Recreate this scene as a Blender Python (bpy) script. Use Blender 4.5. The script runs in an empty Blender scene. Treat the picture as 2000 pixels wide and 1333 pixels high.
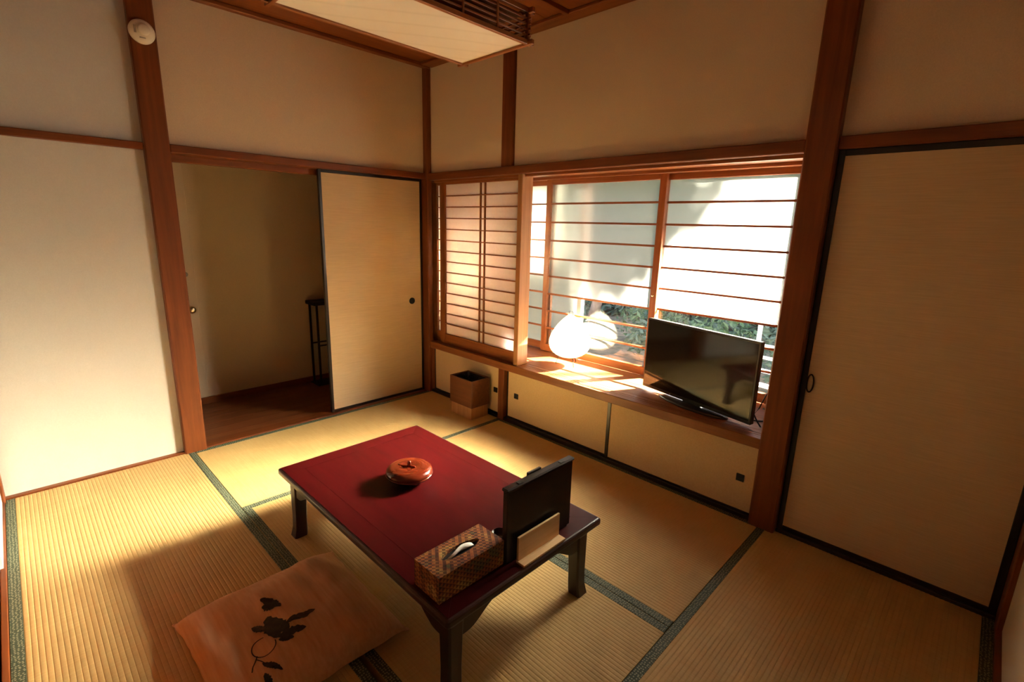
import bpy, bmesh, math, random
from mathutils import Vector, Matrix, noise as mnoise

S = bpy.context.scene
COL = S.collection
random.seed(7)

# ------------------------------------------------------------------ camera
YAW, PIT, ROL = math.radians(134.2291), math.radians(-13.1421), math.radians(1.5651)
cam_d = bpy.data.cameras.new('camera')
cam = bpy.data.objects.new('camera', cam_d)
COL.objects.link(cam)
fw = Vector((math.cos(PIT) * math.cos(YAW), math.cos(PIT) * math.sin(YAW), math.sin(PIT)))
rt = fw.cross(Vector((0, 0, 1))).normalized()
up = rt.cross(fw)
rt2 = math.cos(ROL) * rt + math.sin(ROL) * up
up2 = -math.sin(ROL) * rt + math.cos(ROL) * up
m = Matrix((rt2, up2, -fw)).transposed().to_4x4()
m.translation = Vector((3.3202, -2.4174, 1.3979))
cam.matrix_world = m
cam_d.sensor_width = 36.0
cam_d.lens = 962.15 * 36.0 / 2000.0
cam_d.clip_start = 0.02
S.camera = cam

# ------------------------------------------------------------------ sky, sun, exposure
SUN_EL = math.radians(29.7)
SUN_TRAVEL = Vector((-0.46, -0.888, 0)).normalized() * math.cos(SUN_EL) + Vector((0, 0, -math.sin(SUN_EL)))
TO_SUN = -SUN_TRAVEL
w = bpy.data.worlds.new('garden_sky')
S.world = w
w.use_nodes = True
nt = w.node_tree
bg = nt.nodes['Background']
sky = nt.nodes.new('ShaderNodeTexSky')
try:
    sky.sky_type = 'NISHITA'
except Exception:
    pass
sky.sun_disc = False
sky.sun_elevation = SUN_EL
sky.sun_rotation = math.atan2(TO_SUN.x, TO_SUN.y)
sky.air_density = 1.0
sky.dust_density = 2.5
nt.links.new(sky.outputs[0], bg.inputs[0])
bg.inputs[1].default_value = 0.48

sd = bpy.data.lights.new('sun', 'SUN')
sd.energy = 150.0
sd.angle = math.radians(0.9)
sd.color = (1.0, 0.945, 0.85)
sun = bpy.data.objects.new('sun', sd)
COL.objects.link(sun)
sun.rotation_euler = SUN_TRAVEL.to_track_quat('-Z', 'Y').to_euler()
sun.location = TO_SUN * 20

vs = S.view_settings
vs.view_transform = 'Standard'
vs.look = 'None'
vs.exposure = 1.42
vs.gamma = 1.0
vs.use_curve_mapping = False

cy = S.cycles
cy.use_denoising = True
cy.use_adaptive_sampling = True
cy.adaptive_threshold = 0.02
cy.max_bounces = 12
cy.diffuse_bounces = 8
cy.glossy_bounces = 6
cy.transmission_bounces = 10
cy.transparent_max_bounces = 24
cy.caustics_refractive = True
cy.caustics_reflective = False
cy.sample_clamp_indirect = 0.0
cy.use_guiding = True
cy.blur_glossy = 0.0


# ------------------------------------------------------------------ materials
def nodes(name):
    mt = bpy.data.materials.new(name)
    mt.use_nodes = True
    n = mt.node_tree
    return mt, n, n.nodes['Principled BSDF'], n.nodes['Material Output']


def ramp(n, fac, cols):
    r = n.nodes.new('ShaderNodeValToRGB')
    el = r.color_ramp.elements
    while len(el) < len(cols):
        el.new(0.5)
    for e, (p, c) in zip(el, cols):
        e.position = p
        e.color = (c[0], c[1], c[2], 1)
    n.links.new(fac, r.inputs[0])
    return r.outputs[0]


def coords(n, scale, space='Object', rot=(0, 0, 0), rand=True):
    tc = n.nodes.new('ShaderNodeTexCoord')
    mp = n.nodes.new('ShaderNodeMapping')
    mp.inputs['Scale'].default_value = scale
    mp.inputs['Rotation'].default_value = rot
    n.links.new(tc.outputs[space], mp.inputs['Vector'])
    if rand:
        oi = n.nodes.new('ShaderNodeObjectInfo')
        mu = n.nodes.new('ShaderNodeVectorMath')
        mu.operation = 'MULTIPLY_ADD'
        cx = n.nodes.new('ShaderNodeCombineXYZ')
        for i in range(3):
            n.links.new(oi.outputs['Random'], cx.inputs[i])
        mu.inputs[1].default_value = (37.0, 53.0, 71.0)
        n.links.new(cx.outputs[0], mu.inputs[0])
        n.links.new(mp.outputs[0], mu.inputs[2])
        return mu.outputs[0]
    return mp.outputs[0]


def noise(n, vec, scale=1.0, detail=3.0, rough=0.55, dist=0.0):
    t = n.nodes.new('ShaderNodeTexNoise')
    t.inputs['Scale'].default_value = scale
    t.inputs['Detail'].default_value = detail
    t.inputs['Roughness'].default_value = rough
    t.inputs['Distortion'].default_value = dist
    n.links.new(vec, t.inputs['Vector'])
    return t.outputs[0]


def bump(n, p, h, strength, dist):
    b = n.nodes.new('ShaderNodeBump')
    b.inputs['Strength'].default_value = strength
    b.inputs['Distance'].default_value = dist
    n.links.new(h, b.inputs['Height'])
    n.links.new(b.outputs[0], p.inputs['Normal'])


def surface(name, c1, c2, scale=(60, 60, 60), rough=0.8, spec=0.3, bs=0.0, bd=0.001, detail=3, coat=0.0):
    mt, n, p, o = nodes(name)
    v = noise(n, coords(n, scale), 1.0, detail)
    n.links.new(ramp(n, v, [(0.3, c1), (0.7, c2)]), p.inputs['Base Color'])
    p.inputs['Roughness'].default_value = rough
    p.inputs['Specular IOR Level'].default_value = spec
    p.inputs['Coat Weight'].default_value = coat
    p.inputs['Coat Roughness'].default_value = 0.12
    if bs:
        bump(n, p, v, bs, bd)
    return mt


def wood(name, c1, c2, axis, rough=0.5, spec=0.4, fine=38.0, along=1.6, bs=0.08, coat=0.0):
    mt, n, p, o = nodes(name)
    sc = [fine, fine, fine]
    sc['XYZ'.index(axis)] = along
    vec = coords(n, tuple(sc))
    g = noise(n, vec, 1.0, 4, 0.6, 0.6)
    mid = tuple((a + b) / 2 for a, b in zip(c1, c2))
    n.links.new(ramp(n, g, [(0.30, c1), (0.5, mid), (0.72, c2)]), p.inputs['Base Color'])
    p.inputs['Roughness'].default_value = rough
    p.inputs['Specular IOR Level'].default_value = spec
    p.inputs['Coat Weight'].default_value = coat
    p.inputs['Coat Roughness'].default_value = 0.15
    bump(n, p, g, bs, 0.0006)
    return mt


def wood3(name, c1, c2, **k):
    return {a: wood(name + '_' + a.lower(), c1, c2, a, **k) for a in 'XYZ'}


POST = wood3('red_brown_timber', (0.125, 0.030, 0.007), (0.225, 0.060, 0.013), rough=0.42, fine=30)
SILL = wood3('shelf_timber', (0.17, 0.053, 0.014), (0.28, 0.098, 0.028), rough=0.40, fine=26)
SASH = wood3('window_timber', (0.19, 0.056, 0.013), (0.31, 0.105, 0.026), rough=0.45, fine=40)
CEIL = wood3('ceiling_timber', (0.16, 0.040, 0.008), (0.26, 0.075, 0.016), rough=0.45, fine=24)
LAMPW = wood3('lamp_timber', (0.20, 0.060, 0.016), (0.36, 0.130, 0.035), rough=0.45, fine=50)
BINW = wood3('bin_dark_timber', (0.090, 0.027, 0.008), (0.150, 0.048, 0.014), rough=0.5, fine=45)
BINL = wood3('bin_pale_timber', (0.32, 0.145, 0.052), (0.45, 0.225, 0.092), rough=0.55, fine=45)
PALE = wood3('pale_timber', (0.58, 0.36, 0.17), (0.72, 0.50, 0.27), rough=0.5, fine=60)
HALLF = wood3('hall_floor_timber', (0.15, 0.044, 0.015), (0.24, 0.078, 0.026), rough=0.38, spec=0.4, fine=22)
LACQ = wood3('black_lacquer', (0.010, 0.006, 0.005), (0.018, 0.009, 0.007), rough=0.32, spec=0.5, fine=30, bs=0.02)
BOARD = wood3('dark_board_lacquer', (0.009, 0.0045, 0.004), (0.015, 0.007, 0.006), rough=0.30, spec=0.5, fine=30, bs=0.02)
TABLE = wood3('dark_mahogany', (0.018, 0.0050, 0.0045), (0.030, 0.0085, 0.0075), rough=0.30, spec=0.5, fine=26, bs=0.02)
TABTOP = wood('red_mahogany_top', (0.027, 0.0009, 0.0012), (0.042, 0.0018, 0.0021), 'X', rough=0.38, spec=0.12, fine=22, along=2.2, bs=0.02)

PLASTER = surface('cream_wall_cloth', (0.64, 0.515, 0.38), (0.71, 0.575, 0.43), (220, 220, 220), 0.9, 0.15, 0.15, 0.0006)
WHITEWALL = surface('white_wall_cloth', (0.60, 0.565, 0.51), (0.65, 0.61, 0.555), (220, 220, 220), 0.9, 0.15, 0.15, 0.0006)
FUSUMA = surface('fusuma_paper', (0.58, 0.435, 0.275), (0.66, 0.50, 0.32), (9, 9, 260), 0.85, 0.2, 0.10, 0.0005)
LOWPAPER = surface('cupboard_paper', (0.60, 0.445, 0.26), (0.66, 0.50, 0.30), (120, 120, 120), 0.85, 0.2, 0.05, 0.0004)
BLACK = surface('black_metal', (0.006, 0.006, 0.006), (0.012, 0.011, 0.010), (40, 40, 40), 0.45, 0.4)
PLASTIC = surface('black_plastic', (0.008, 0.008, 0.009), (0.012, 0.012, 0.012), (40, 40, 40), 0.35, 0.5)
IVORY = surface('ivory_plastic', (0.74, 0.68, 0.56), (0.80, 0.74, 0.62), (30, 30, 30), 0.4, 0.4)
GREYP = surface('grey_plastic', (0.30, 0.27, 0.22), (0.36, 0.32, 0.27), (30, 30, 30), 0.5, 0.4)
CHROME, _n, _p, _o = nodes('satin_brass')
_p.inputs['Base Color'].default_value = (0.75, 0.62, 0.42, 1)
_p.inputs['Metallic'].default_value = 1.0
_p.inputs['Roughness'].default_value = 0.25
STRAW = surface('straw_core', (0.42, 0.28, 0.10), (0.52, 0.36, 0.15), (200, 200, 200), 0.9, 0.1)
TISSUE = surface('tissue_paper', (0.86, 0.84, 0.82), (0.92, 0.90, 0.88), (60, 60, 60), 0.9, 0.1)
BAG = surface('black_bin_bag', (0.008, 0.008, 0.010), (0.020, 0.020, 0.024), (60, 60, 60), 0.25, 0.5, 0.6, 0.004)
ALU = surface('white_aluminium', (0.78, 0.72, 0.70), (0.84, 0.78, 0.76), (30, 30, 30), 0.4, 0.4)
WHITEPAINT = surface('white_painted_board', (0.76, 0.74, 0.72), (0.84, 0.82, 0.80), (14, 14, 14), 0.6, 0.3)
OUTWALL = surface('house_render', (0.42, 0.38, 0.32), (0.50, 0.46, 0.40), (30, 30, 30), 0.9, 0.1)
ROOFM = surface('grey_roof_tile', (0.10, 0.10, 0.11), (0.16, 0.16, 0.17), (10, 10, 10), 0.7, 0.3)
BARK = surface('bark', (0.16, 0.12, 0.10), (0.30, 0.24, 0.20), (8, 8, 3), 0.9, 0.1, 0.5, 0.01)
STONE = surface('pale_garden_stone', (0.30, 0.27, 0.20), (0.42, 0.38, 0.29), (6, 6, 6), 0.85, 0.2, 0.5, 0.01)
SOIL = surface('leaf_litter_soil', (0.13, 0.115, 0.07), (0.36, 0.25, 0.16), (5, 5, 5), 0.95, 0.1, 0.6, 0.03, detail=8)


def leafmat(name, c1, c2):
    mt, n, p, o = nodes(name)
    v = noise(n, coords(n, (3, 3, 3)), 1.0, 4)
    col = ramp(n, v, [(0.3, c1), (0.7, c2)])
    n.links.new(col, p.inputs['Base Color'])
    p.inputs['Roughness'].default_value = 0.5
    tr = n.nodes.new('ShaderNodeBsdfTranslucent')
    n.links.new(col, tr.inputs[0])
    mx = n.nodes.new('ShaderNodeMixShader')
    mx.inputs[0].default_value = 0.3
    n.links.new(p.outputs[0], mx.inputs[1])
    n.links.new(tr.outputs[0], mx.inputs[2])
    n.links.new(mx.outputs[0], o.inputs[0])
    return mt


LEAF_D = leafmat('dark_green_leaves', (0.070, 0.110, 0.075), (0.190, 0.240, 0.165))
BANK = surface('shade_bank_green', (0.040, 0.048, 0.034), (0.110, 0.120, 0.085), (1.2, 1.2, 1.2), 0.9, 0.1, detail=9)
LEAF_M = leafmat('mid_green_leaves', (0.070, 0.130, 0.050), (0.180, 0.250, 0.120))


def thin_paper(name, col, trans):
    mt, n, p, o = nodes(name)
    v = noise(n, coords(n, (70, 70, 70)), 1.0, 5)
    c = ramp(n, v, [(0.25, tuple(x * 0.94 for x in col)), (0.75, col)])
    n.nodes.remove(p)
    d = n.nodes.new('ShaderNodeBsdfDiffuse')
    t = n.nodes.new('ShaderNodeBsdfTranslucent')
    n.links.new(c, d.inputs[0])
    n.links.new(c, t.inputs[0])
    mx = n.nodes.new('ShaderNodeMixShader')
    mx.inputs[0].default_value = trans
    n.links.new(d.outputs[0], mx.inputs[1])
    n.links.new(t.outputs[0], mx.inputs[2])
    n.links.new(mx.outputs[0], o.inputs[0])
    return mt


SHOJI = thin_paper('shoji_paper', (0.93, 0.86, 0.84), 0.58)
LANTERN = thin_paper('lantern_paper', (0.84, 0.79, 0.64), 0.40)


def glass_clear():
    mt, n, p, o = nodes('clear_glass')
    n.nodes.remove(p)
    t = n.nodes.new('ShaderNodeBsdfTransparent')
    t.inputs[0].default_value = (0.97, 0.985, 0.975, 1)
    g = n.nodes.new('ShaderNodeBsdfGlossy')
    g.inputs['Roughness'].default_value = 0.02
    f = n.nodes.new('ShaderNodeFresnel')
    f.inputs[0].default_value = 1.45
    mx = n.nodes.new('ShaderNodeMixShader')
    n.links.new(f.outputs[0], mx.inputs[0])
    n.links.new(t.outputs[0], mx.inputs[1])
    n.links.new(g.outputs[0], mx.inputs[2])
    n.links.new(mx.outputs[0], o.inputs[0])
    return mt


def glass_frosted():
    mt, n, p, o = nodes('frosted_film')
    n.nodes.remove(p)
    t = n.nodes.new('ShaderNodeBsdfTranslucent')
    t.inputs[0].default_value = (0.90, 0.91, 0.86, 1)
    r = n.nodes.new('ShaderNodeBsdfRefraction')
    r.inputs['Color'].default_value = (1.0, 0.975, 0.885, 1)
    r.inputs['Roughness'].default_value = 0.70
    r.inputs['IOR'].default_value = 1.35
    r.distribution = 'BECKMANN'
    mx = n.nodes.new('ShaderNodeMixShader')
    mx.inputs[0].default_value = 0.91
    n.links.new(t.outputs[0], mx.inputs[1])
    n.links.new(r.outputs[0], mx.inputs[2])
    n.links.new(mx.outputs[0], o.inputs[0])
    return mt


CLEAR = glass_clear()
FROST = glass_frosted()


def tatami_mat():
    mt, n, p, o = nodes('tatami_rush')
    v1 = noise(n, coords(n, (260, 9, 9)), 1.0, 3)
    v2 = noise(n, coords(n, (3, 3, 3)), 1.0, 4)
    ad = n.nodes.new('ShaderNodeMath')
    ad.operation = 'MULTIPLY_ADD'
    ad.inputs[1].default_value = 0.55
    n.links.new(v1, ad.inputs[0])
    hf = n.nodes.new('ShaderNodeMath')
    hf.operation = 'MULTIPLY'
    hf.inputs[1].default_value = 0.45
    n.links.new(v2, hf.inputs[0])
    n.links.new(hf.outputs[0], ad.inputs[2])
    n.links.new(ramp(n, ad.outputs[0], [(0.35, (0.48, 0.315, 0.118)), (0.65, (0.56, 0.385, 0.160))]), p.inputs['Base Color'])
    p.inputs['Roughness'].default_value = 0.62
    p.inputs['Specular IOR Level'].default_value = 0.25
    return mt


def border_mat():
    mt, n, p, o = nodes('tatami_border_cloth')
    vec = coords(n, (105, 105, 105), rand=False)
    vo = n.nodes.new('ShaderNodeTexVoronoi')
    vo.voronoi_dimensions = '2D'
    vo.inputs['Scale'].default_value = 1.0
    vo.inputs['Randomness'].default_value = 0.45
    n.links.new(vec, vo.inputs['Vector'])
    n.links.new(ramp(n, vo.outputs['Distance'], [(0.0, (0.34, 0.34, 0.22)), (0.22, (0.22, 0.23, 0.14)), (0.36, (0.040, 0.058, 0.032))]),
                p.inputs['Base Color'])
    p.inputs['Roughness'].default_value = 0.7
    return mt


TATAMI = tatami_mat()
BORDER = border_mat()


def batik():
    mt, n, p, o = nodes('woven_tissue_cover')
    vec = coords(n, (95, 95, 95), rot=(0.6, 0.6, 0.785), rand=False)
    ch = n.nodes.new('ShaderNodeTexChecker')
    ch.inputs['Scale'].default_value = 1.0
    n.links.new(vec, ch.inputs['Vector'])
    big = noise(n, coords(n, (22, 22, 22), rand=False), 1.0, 3)
    dark = ramp(n, big, [(0.34, (0.012, 0.010, 0.006)), (0.45, (0.060, 0.010, 0.004)), (0.56, (0.12, 0.030, 0.006)), (0.68, (0.10, 0.060, 0.014))])
    lite = ramp(n, big, [(0.34, (0.11, 0.09, 0.035)), (0.45, (0.28, 0.075, 0.017)), (0.56, (0.36, 0.14, 0.028)), (0.68, (0.42, 0.27, 0.08))])
    mx = n.nodes.new('ShaderNodeMix')
    mx.data_type = 'RGBA'
    n.links.new(ch.outputs['Fac'], mx.inputs[0])
    n.links.new(dark, mx.inputs[6])
    n.links.new(lite, mx.inputs[7])
    n.links.new(mx.outputs[2], p.inputs['Base Color'])
    p.inputs['Roughness'].default_value = 0.55
    bump(n, p, ch.outputs['Fac'], 0.3, 0.001)
    return mt


BATIK = batik()
CUSH = surface('brown_cushion_cloth', (0.56, 0.315, 0.170), (0.66, 0.400, 0.235), (6, 90, 60), 0.9, 0.15, 0.12, 0.001, detail=5)
INK = surface('black_ink', (0.036, 0.034, 0.028), (0.070, 0.062, 0.048), (50, 50, 50), 0.9, 0.1)
INKGREY = surface('washed_grey_ink', (0.055, 0.045, 0.034), (0.130, 0.095, 0.062), (60, 60, 60), 0.9, 0.1)
LACQRED, _n, _p, _o = nodes('red_brown_lacquer')
_v = noise(_n, coords(_n, (14, 14, 40)), 1.0, 4, 0.6, 1.0)
_n.links.new(ramp(_n, _v, [(0.3, (0.060, 0.0065, 0.0022)), (0.7, (0.115, 0.015, 0.0042))]), _p.inputs['Base Color'])
_p.inputs['Roughness'].default_value = 0.16
_p.inputs['Coat Weight'].default_value = 0.6
_p.inputs['Coat Roughness'].default_value = 0.08
SCREEN, _n, _p, _o = nodes('tv_glass')
_p.inputs['Base Color'].default_value = (0.010, 0.009, 0.009, 1)
_p.inputs['Roughness'].default_value = 0.07
_p.inputs['Specular IOR Level'].default_value = 0.42
DIFF, _n, _p, _o = nodes('acrylic_diffuser')
_v = coords(_n, (9, 9, 9), rot=(0, 0, 0.5), rand=False)
_w = _n.nodes.new('ShaderNodeTexWave')
_w.inputs['Scale'].default_value = 0.30
_w.inputs['Distortion'].default_value = 3.0
_w.inputs['Detail'].default_value = 1.0
_w.inputs['Detail Scale'].default_value = 0.4
_n.links.new(_v, _w.inputs['Vector'])
_n.links.new(ramp(_n, _w.outputs['Fac'], [(0.0, (0.78, 0.71, 0.59)), (0.12, (0.83, 0.76, 0.64))]), _p.inputs['Base Color'])
_p.inputs['Roughness'].default_value = 0.25


# ------------------------------------------------------------------ object helpers
def link(o, parent=None):
    COL.objects.link(o)
    if parent is not None:
        o.parent = parent
    return o


def props(o, label=None, cat=None, group=None, kind=None):
    if label:
        o['label'] = label
    if cat:
        o['category'] = cat
    if group:
        o['group'] = group
    if kind:
        o['kind'] = kind
    return o


def thing(name, label, cat, loc=(0, 0, 0), rz=0.0, group=None, kind=None):
    o = bpy.data.objects.new(name, None)
    o.empty_display_size = 0.05
    o.location = loc
    o.rotation_euler = (0, 0, rz)
    link(o)
    return props(o, label, cat, group, kind)


def finish(name, bm, mat, parent=None, loc=(0, 0, 0), smooth=False):
    me = bpy.data.meshes.new(name)
    bmesh.ops.recalc_face_normals(bm, faces=bm.faces)
    bm.to_mesh(me)
    bm.free()
    for mm in (mat if isinstance(mat, (list, tuple)) else [mat]):
        me.materials.append(mm)
    if smooth:
        for p in me.polygons:
            p.use_smooth = True
    o = bpy.data.objects.new(name, me)
    o.location = loc
    return link(o, parent)


def box_bm(sx, sy, sz, bev=0.0, seg=1):
    bm = bmesh.new()
    bmesh.ops.create_cube(bm, size=1.0)
    bmesh.ops.scale(bm, vec=(sx, sy, sz), verts=bm.verts)
    if bev > 0:
        b = min(bev, 0.45 * min(sx, sy, sz))
        bmesh.ops.bevel(bm, geom=list(bm.edges), offset=b, segments=seg, profile=0.5, affect='EDGES')
    return bm


def B(name, b, mat, parent=None, bev=0.002, world=True, seg=1):
    """box from bounds (x0,x1,y0,y1,z0,z1); world bounds when the parent is unrotated"""
    x0, x1, y0, y1, z0, z1 = b
    sx, sy, sz = x1 - x0, y1 - y0, z1 - z0
    if isinstance(mat, dict):
        mat = mat['XYZ'[max(range(3), key=lambda i: (sx, sy, sz)[i])]]
    c = Vector(((x0 + x1) / 2, (y0 + y1) / 2, (z0 + z1) / 2))
    if parent is not None and world:
        c -= parent.location
    return finish(name, box_bm(sx, sy, sz, bev, seg), mat, parent, c)


def prism(name, pts, axis, a0, a1, mat, parent=None, loc=(0, 0, 0), bev=0.0):
    """polygon pts (u,v) extruded along axis from a0 to a1"""
    bm = bmesh.new()

    def P(u, v, a):
        return {'X': (a, u, v), 'Y': (u, a, v), 'Z': (u, v, a)}[axis]
    f0 = [bm.verts.new(P(u, v, a0)) for u, v in pts]
    f1 = [bm.verts.new(P(u, v, a1)) for u, v in pts]
    bm.faces.new(f0)
    bm.faces.new(list(reversed(f1)))
    k = len(pts)
    for i in range(k):
        bm.faces.new((f0[i], f0[(i + 1) % k], f1[(i + 1) % k], f1[i]))
    bmesh.ops.recalc_face_normals(bm, faces=bm.faces)
    if bev:
        bmesh.ops.bevel(bm, geom=list(bm.edges), offset=bev, segments=1, profile=0.5, affect='EDGES')
    return finish(name, bm, mat, parent, loc)


def lathe(name, prof, mat, parent=None, loc=(0, 0, 0), n=48, axis='Z'):
    bm = bmesh.new()
    rings = []
    for r, z in prof:
        ring = []
        for i in range(n):
            a = 2 * math.pi * i / n
            p = (max(r, 1e-5) * math.cos(a), max(r, 1e-5) * math.sin(a), z)
            if axis == 'X':
                p = (p[2], p[0], p[1])
            elif axis == 'Y':
                p = (p[0], p[2], p[1])
            ring.append(bm.verts.new(p))
        rings.append(ring)
    for a, b in zip(rings, rings[1:]):
        for i in range(n):
            bm.faces.new((a[i], a[(i + 1) % n], b[(i + 1) % n], b[i]))
    bm.faces.new(list(reversed(rings[0])))
    bm.faces.new(rings[-1])
    return finish(name, bm, mat, parent, loc, smooth=True)


def tube(name, pts, r, mat, parent=None, loc=(0, 0, 0), n=8, r2=None):
    pts = [Vector(p) for p in pts]
    bm = bmesh.new()
    rings = []
    for i, p in enumerate(pts):
        d = (pts[min(i + 1, len(pts) - 1)] - pts[max(i - 1, 0)]).normalized()
        ref = Vector((0, 0, 1)) if abs(d.z) < 0.9 else Vector((1, 0, 0))
        a = d.cross(ref).normalized()
        b = d.cross(a)
        rr = r if r2 is None else r + (r2 - r) * i / (len(pts) - 1)
        rings.append([bm.verts.new(p + rr * (math.cos(2 * math.pi * k / n) * a + math.sin(2 * math.pi * k / n) * b)) for k in range(n)])
    for a, b in zip(rings, rings[1:]):
        for k in range(n):
            bm.faces.new((a[k], a[(k + 1) % n], b[(k + 1) % n], b[k]))
    bm.faces.new(list(reversed(rings[0])))
    bm.faces.new(rings[-1])
    return finish(name, bm, mat, parent, loc, smooth=True)


# ------------------------------------------------------------------ room shell
XR, YN, ZC = 3.56, -2.60, 2.545
XD, XB, YA, YC = 2.700, 0.886, -1.772, -0.925

fl = B('floor', (-0.02, XR, YN, 0.02, -0.14, -0.05), SILL, bev=0)
props(fl, 'wooden subfloor under the straw mats of the room', 'floor', kind='structure')

wl = thing('wall_left', 'cream cloth wall with the open doorway, left of the window', 'wall', kind='structure')
B('plaster_panel', (-0.12, -0.025, YN, -1.80, 0.0, 1.745), WHITEWALL, wl, 0)
B('plaster_panel', (-0.12, -0.025, YN, -1.80, 1.745, 2.62), WHITEWALL, wl, 0)
B('plaster_panel', (-0.12, -0.020, -1.72, 0.10, 1.745, 2.62), PLASTER, wl, 0)

wb = thing('wall_back', 'cream cloth wall above the window and cupboards', 'wall', kind='structure')
B('plaster_panel', (-0.12, 0.86, 0.012, 0.14, 1.74, 2.62), PLASTER, wb, 0)
B('plaster_panel', (0.86, 2.70, 0.012, 0.14, 1.74, 2.62), PLASTER, wb, 0)
B('plaster_panel', (2.70, XR + 0.1, 0.016, 0.14, 1.74, 2.62), PLASTER, wb, 0)
B('backing_panel', (2.70, XR + 0.1, 0.045, 0.14, -0.14, 1.74), PLASTER, wb, 0)

wr = thing('wall_right', 'pale cloth wall at the right edge of the room', 'wall', kind='structure')
B('plaster_panel', (XR, XR + 0.1, YN - 0.1, 0.14, -0.14, 2.62), WHITEWALL, wr, 0)
wn = thing('wall_near', 'pale cloth wall behind the viewpoint, seen at the left corner, dark panels added out of view', 'wall', kind='structure')
B('plaster_panel', (-0.12, 0.70, YN - 0.1, YN, -0.14, 2.62), WHITEWALL, wn, 0)
B('plaster_panel', (0.70, XR + 0.1, YN - 0.1, YN, 1.78, 2.62), PLASTER, wn, 0)
for k in range(4):
    B('added_dark_panel', (0.70 + 0.74 * k, 0.70 + 0.74 * (k + 1), YN - 0.1, YN - 0.02, -0.14, 1.78), CEIL, wn, 0.004)  # unseen dark panels, added to cut light bounced to the right side

ce = thing('ceiling', 'dark red-brown boarded ceiling with thin battens', 'ceiling', kind='structure')
xs = [-0.12 + 0.455 * i for i in range(9)]
for a, b in zip(xs, xs[1:]):
    B('plank', (a + 0.001, min(b, XR + 0.1) - 0.001, YN - 0.1, 0.14, ZC, ZC + 0.015), CEIL, ce, 0)
for xb in (0.49, 0.945, 1.40, 1.855, 2.31, 2.765, 3.22):
    B('batten', (xb - 0.013, xb + 0.013, YN, -0.085, ZC - 0.022, ZC), CEIL, ce, 0.002)

# timber frame: posts, lintels, rails
tn = [0]


def trim(b, label, mat=POST, bev=0.004):
    tn[0] += 1
    o = B('trim_%d' % tn[0], b, mat, None, bev)
    return props(o, label, 'trim', kind='structure')


trim((-0.11, 0.016, -1.822, -1.706, -0.05, 2.60), 'square red-brown post left of the open doorway', bev=0.006)
trim((2.655, 2.772, -0.035, 0.10, -0.05, 2.60), 'square red-brown post right of the window', bev=0.006)
trim((-0.06, 0.030, -0.030, 0.012, -0.05, 2.60), 'slim dark post in the far corner of the room', bev=0.004)
trim((0.826, 0.932, -0.010, 0.10, 1.775, 2.56), 'short red-brown post on the wall above the paper screen', bev=0.005)
trim((-0.025, 0.045, YN - 0.02, YN + 0.012, -0.05, 2.60), 'slim post in the near left corner')
trim((XR - 0.018, XR + 0.02, -0.075, 0.02, -0.05, 2.60), 'dark post in the right corner beside the tall sliding door')
trim((-0.09, 0.006, YN, -1.822, 1.738, 1.775), 'thin rail across the white wall left of the post')
trim((-0.105, 0.008, -1.706, -0.030, 1.737, 1.780), 'lintel over the open doorway and paper sliding door')
trim((-0.150, -0.100, -1.706, -0.030, 1.700, 1.740), 'dark inner edge of the doorway lintel', CEIL)
trim((0.030, 2.655, -0.020, 0.10, 1.728, 1.780), 'long lintel above the window and paper screen')
trim((2.772, XR, -0.012, 0.05, 1.732, 1.782), 'lintel above the tall sliding door at right')
trim((0.00, 0.045, YN, 0.0, 2.520, ZC), 'ceiling moulding along the doorway wall', CEIL)
trim((0.045, XR, -0.085, 0.012, 2.526, ZC), 'ceiling moulding along the window wall', CEIL)
trim((-0.11, -0.012, -1.706, -0.030, -0.05, 0.002), 'wooden threshold of the open doorway')
trim((0.846, 0.905, -0.012, 0.08, -0.04, 0.392), 'short post between the low cupboard doors')
trim((0.030, 0.050, -0.005, 0.08, -0.04, 0.392), 'slim jamb beside the low cupboard door in the corner')
trim((0.030, 2.655, -0.008, 0.10, -0.04, 0.022), 'black bottom rail under the low cupboard doors', LACQ)
trim((2.772, XR, -0.004, 0.045, -0.04, 0.016), 'black bottom rail under the tall sliding door', LACQ)
bl = B('baseboard_left', (-0.03, 0.004, YN, -1.822, -0.04, 0.010), POST)
props(bl, 'thin brown floor strip below the white wall', 'baseboard', kind='structure')
br = B('baseboard_right', (XR - 0.018, XR + 0.01, YN, -0.075, -0.04, 0.012), POST)
props(br, 'dark brown floor strip along the right wall', 'baseboard', kind='structure')
bn = B('baseboard_near', (0.045, XR, YN - 0.01, YN + 0.008, -0.04, 0.012), POST)
props(bn, 'brown floor strip along the near wall', 'baseboard', kind='structure')

# hall behind the doorway
HX = -0.93
hall = thing('wall_hall', 'shaded cream wall of the dark hall beyond the doorway', 'wall', kind='structure')
B('plaster_panel', (HX - 0.1, HX, -3.0, 0.6, -0.1, 2.4), PLASTER, hall, 0)
B('plaster_panel', (HX, -0.10, 0.5, 0.6, -0.1, 2.4), PLASTER, hall, 0)
B('plaster_panel', (HX, -0.10, -3.0, -2.9, -0.1, 2.4), PLASTER, hall, 0)
B('plaster_panel', (HX - 0.1, -0.10, -3.0, 0.6, 2.3, 2.4), PLASTER, hall, 0)
B('plaster_panel', (-0.17, -0.12, 0.05, 0.55, -0.1, 2.3), PLASTER, hall, 0)
B('plaster_panel', (-0.17, -0.12, -2.95, -1.80, -0.1, 2.3), PLASTER, hall, 0)
B('plaster_panel', (-0.17, -0.121, -1.80, 0.05, 1.741, 2.3), PLASTER, hall, 0)
hf = thing('floor_hall', 'glossy dark brown board floor of the hall', 'floor', kind='structure')
yk = [-2.95 + 0.35 * i for i in range(11)]
xk = [HX - 0.02 + 0.118 * i for i in range(8)]
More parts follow.
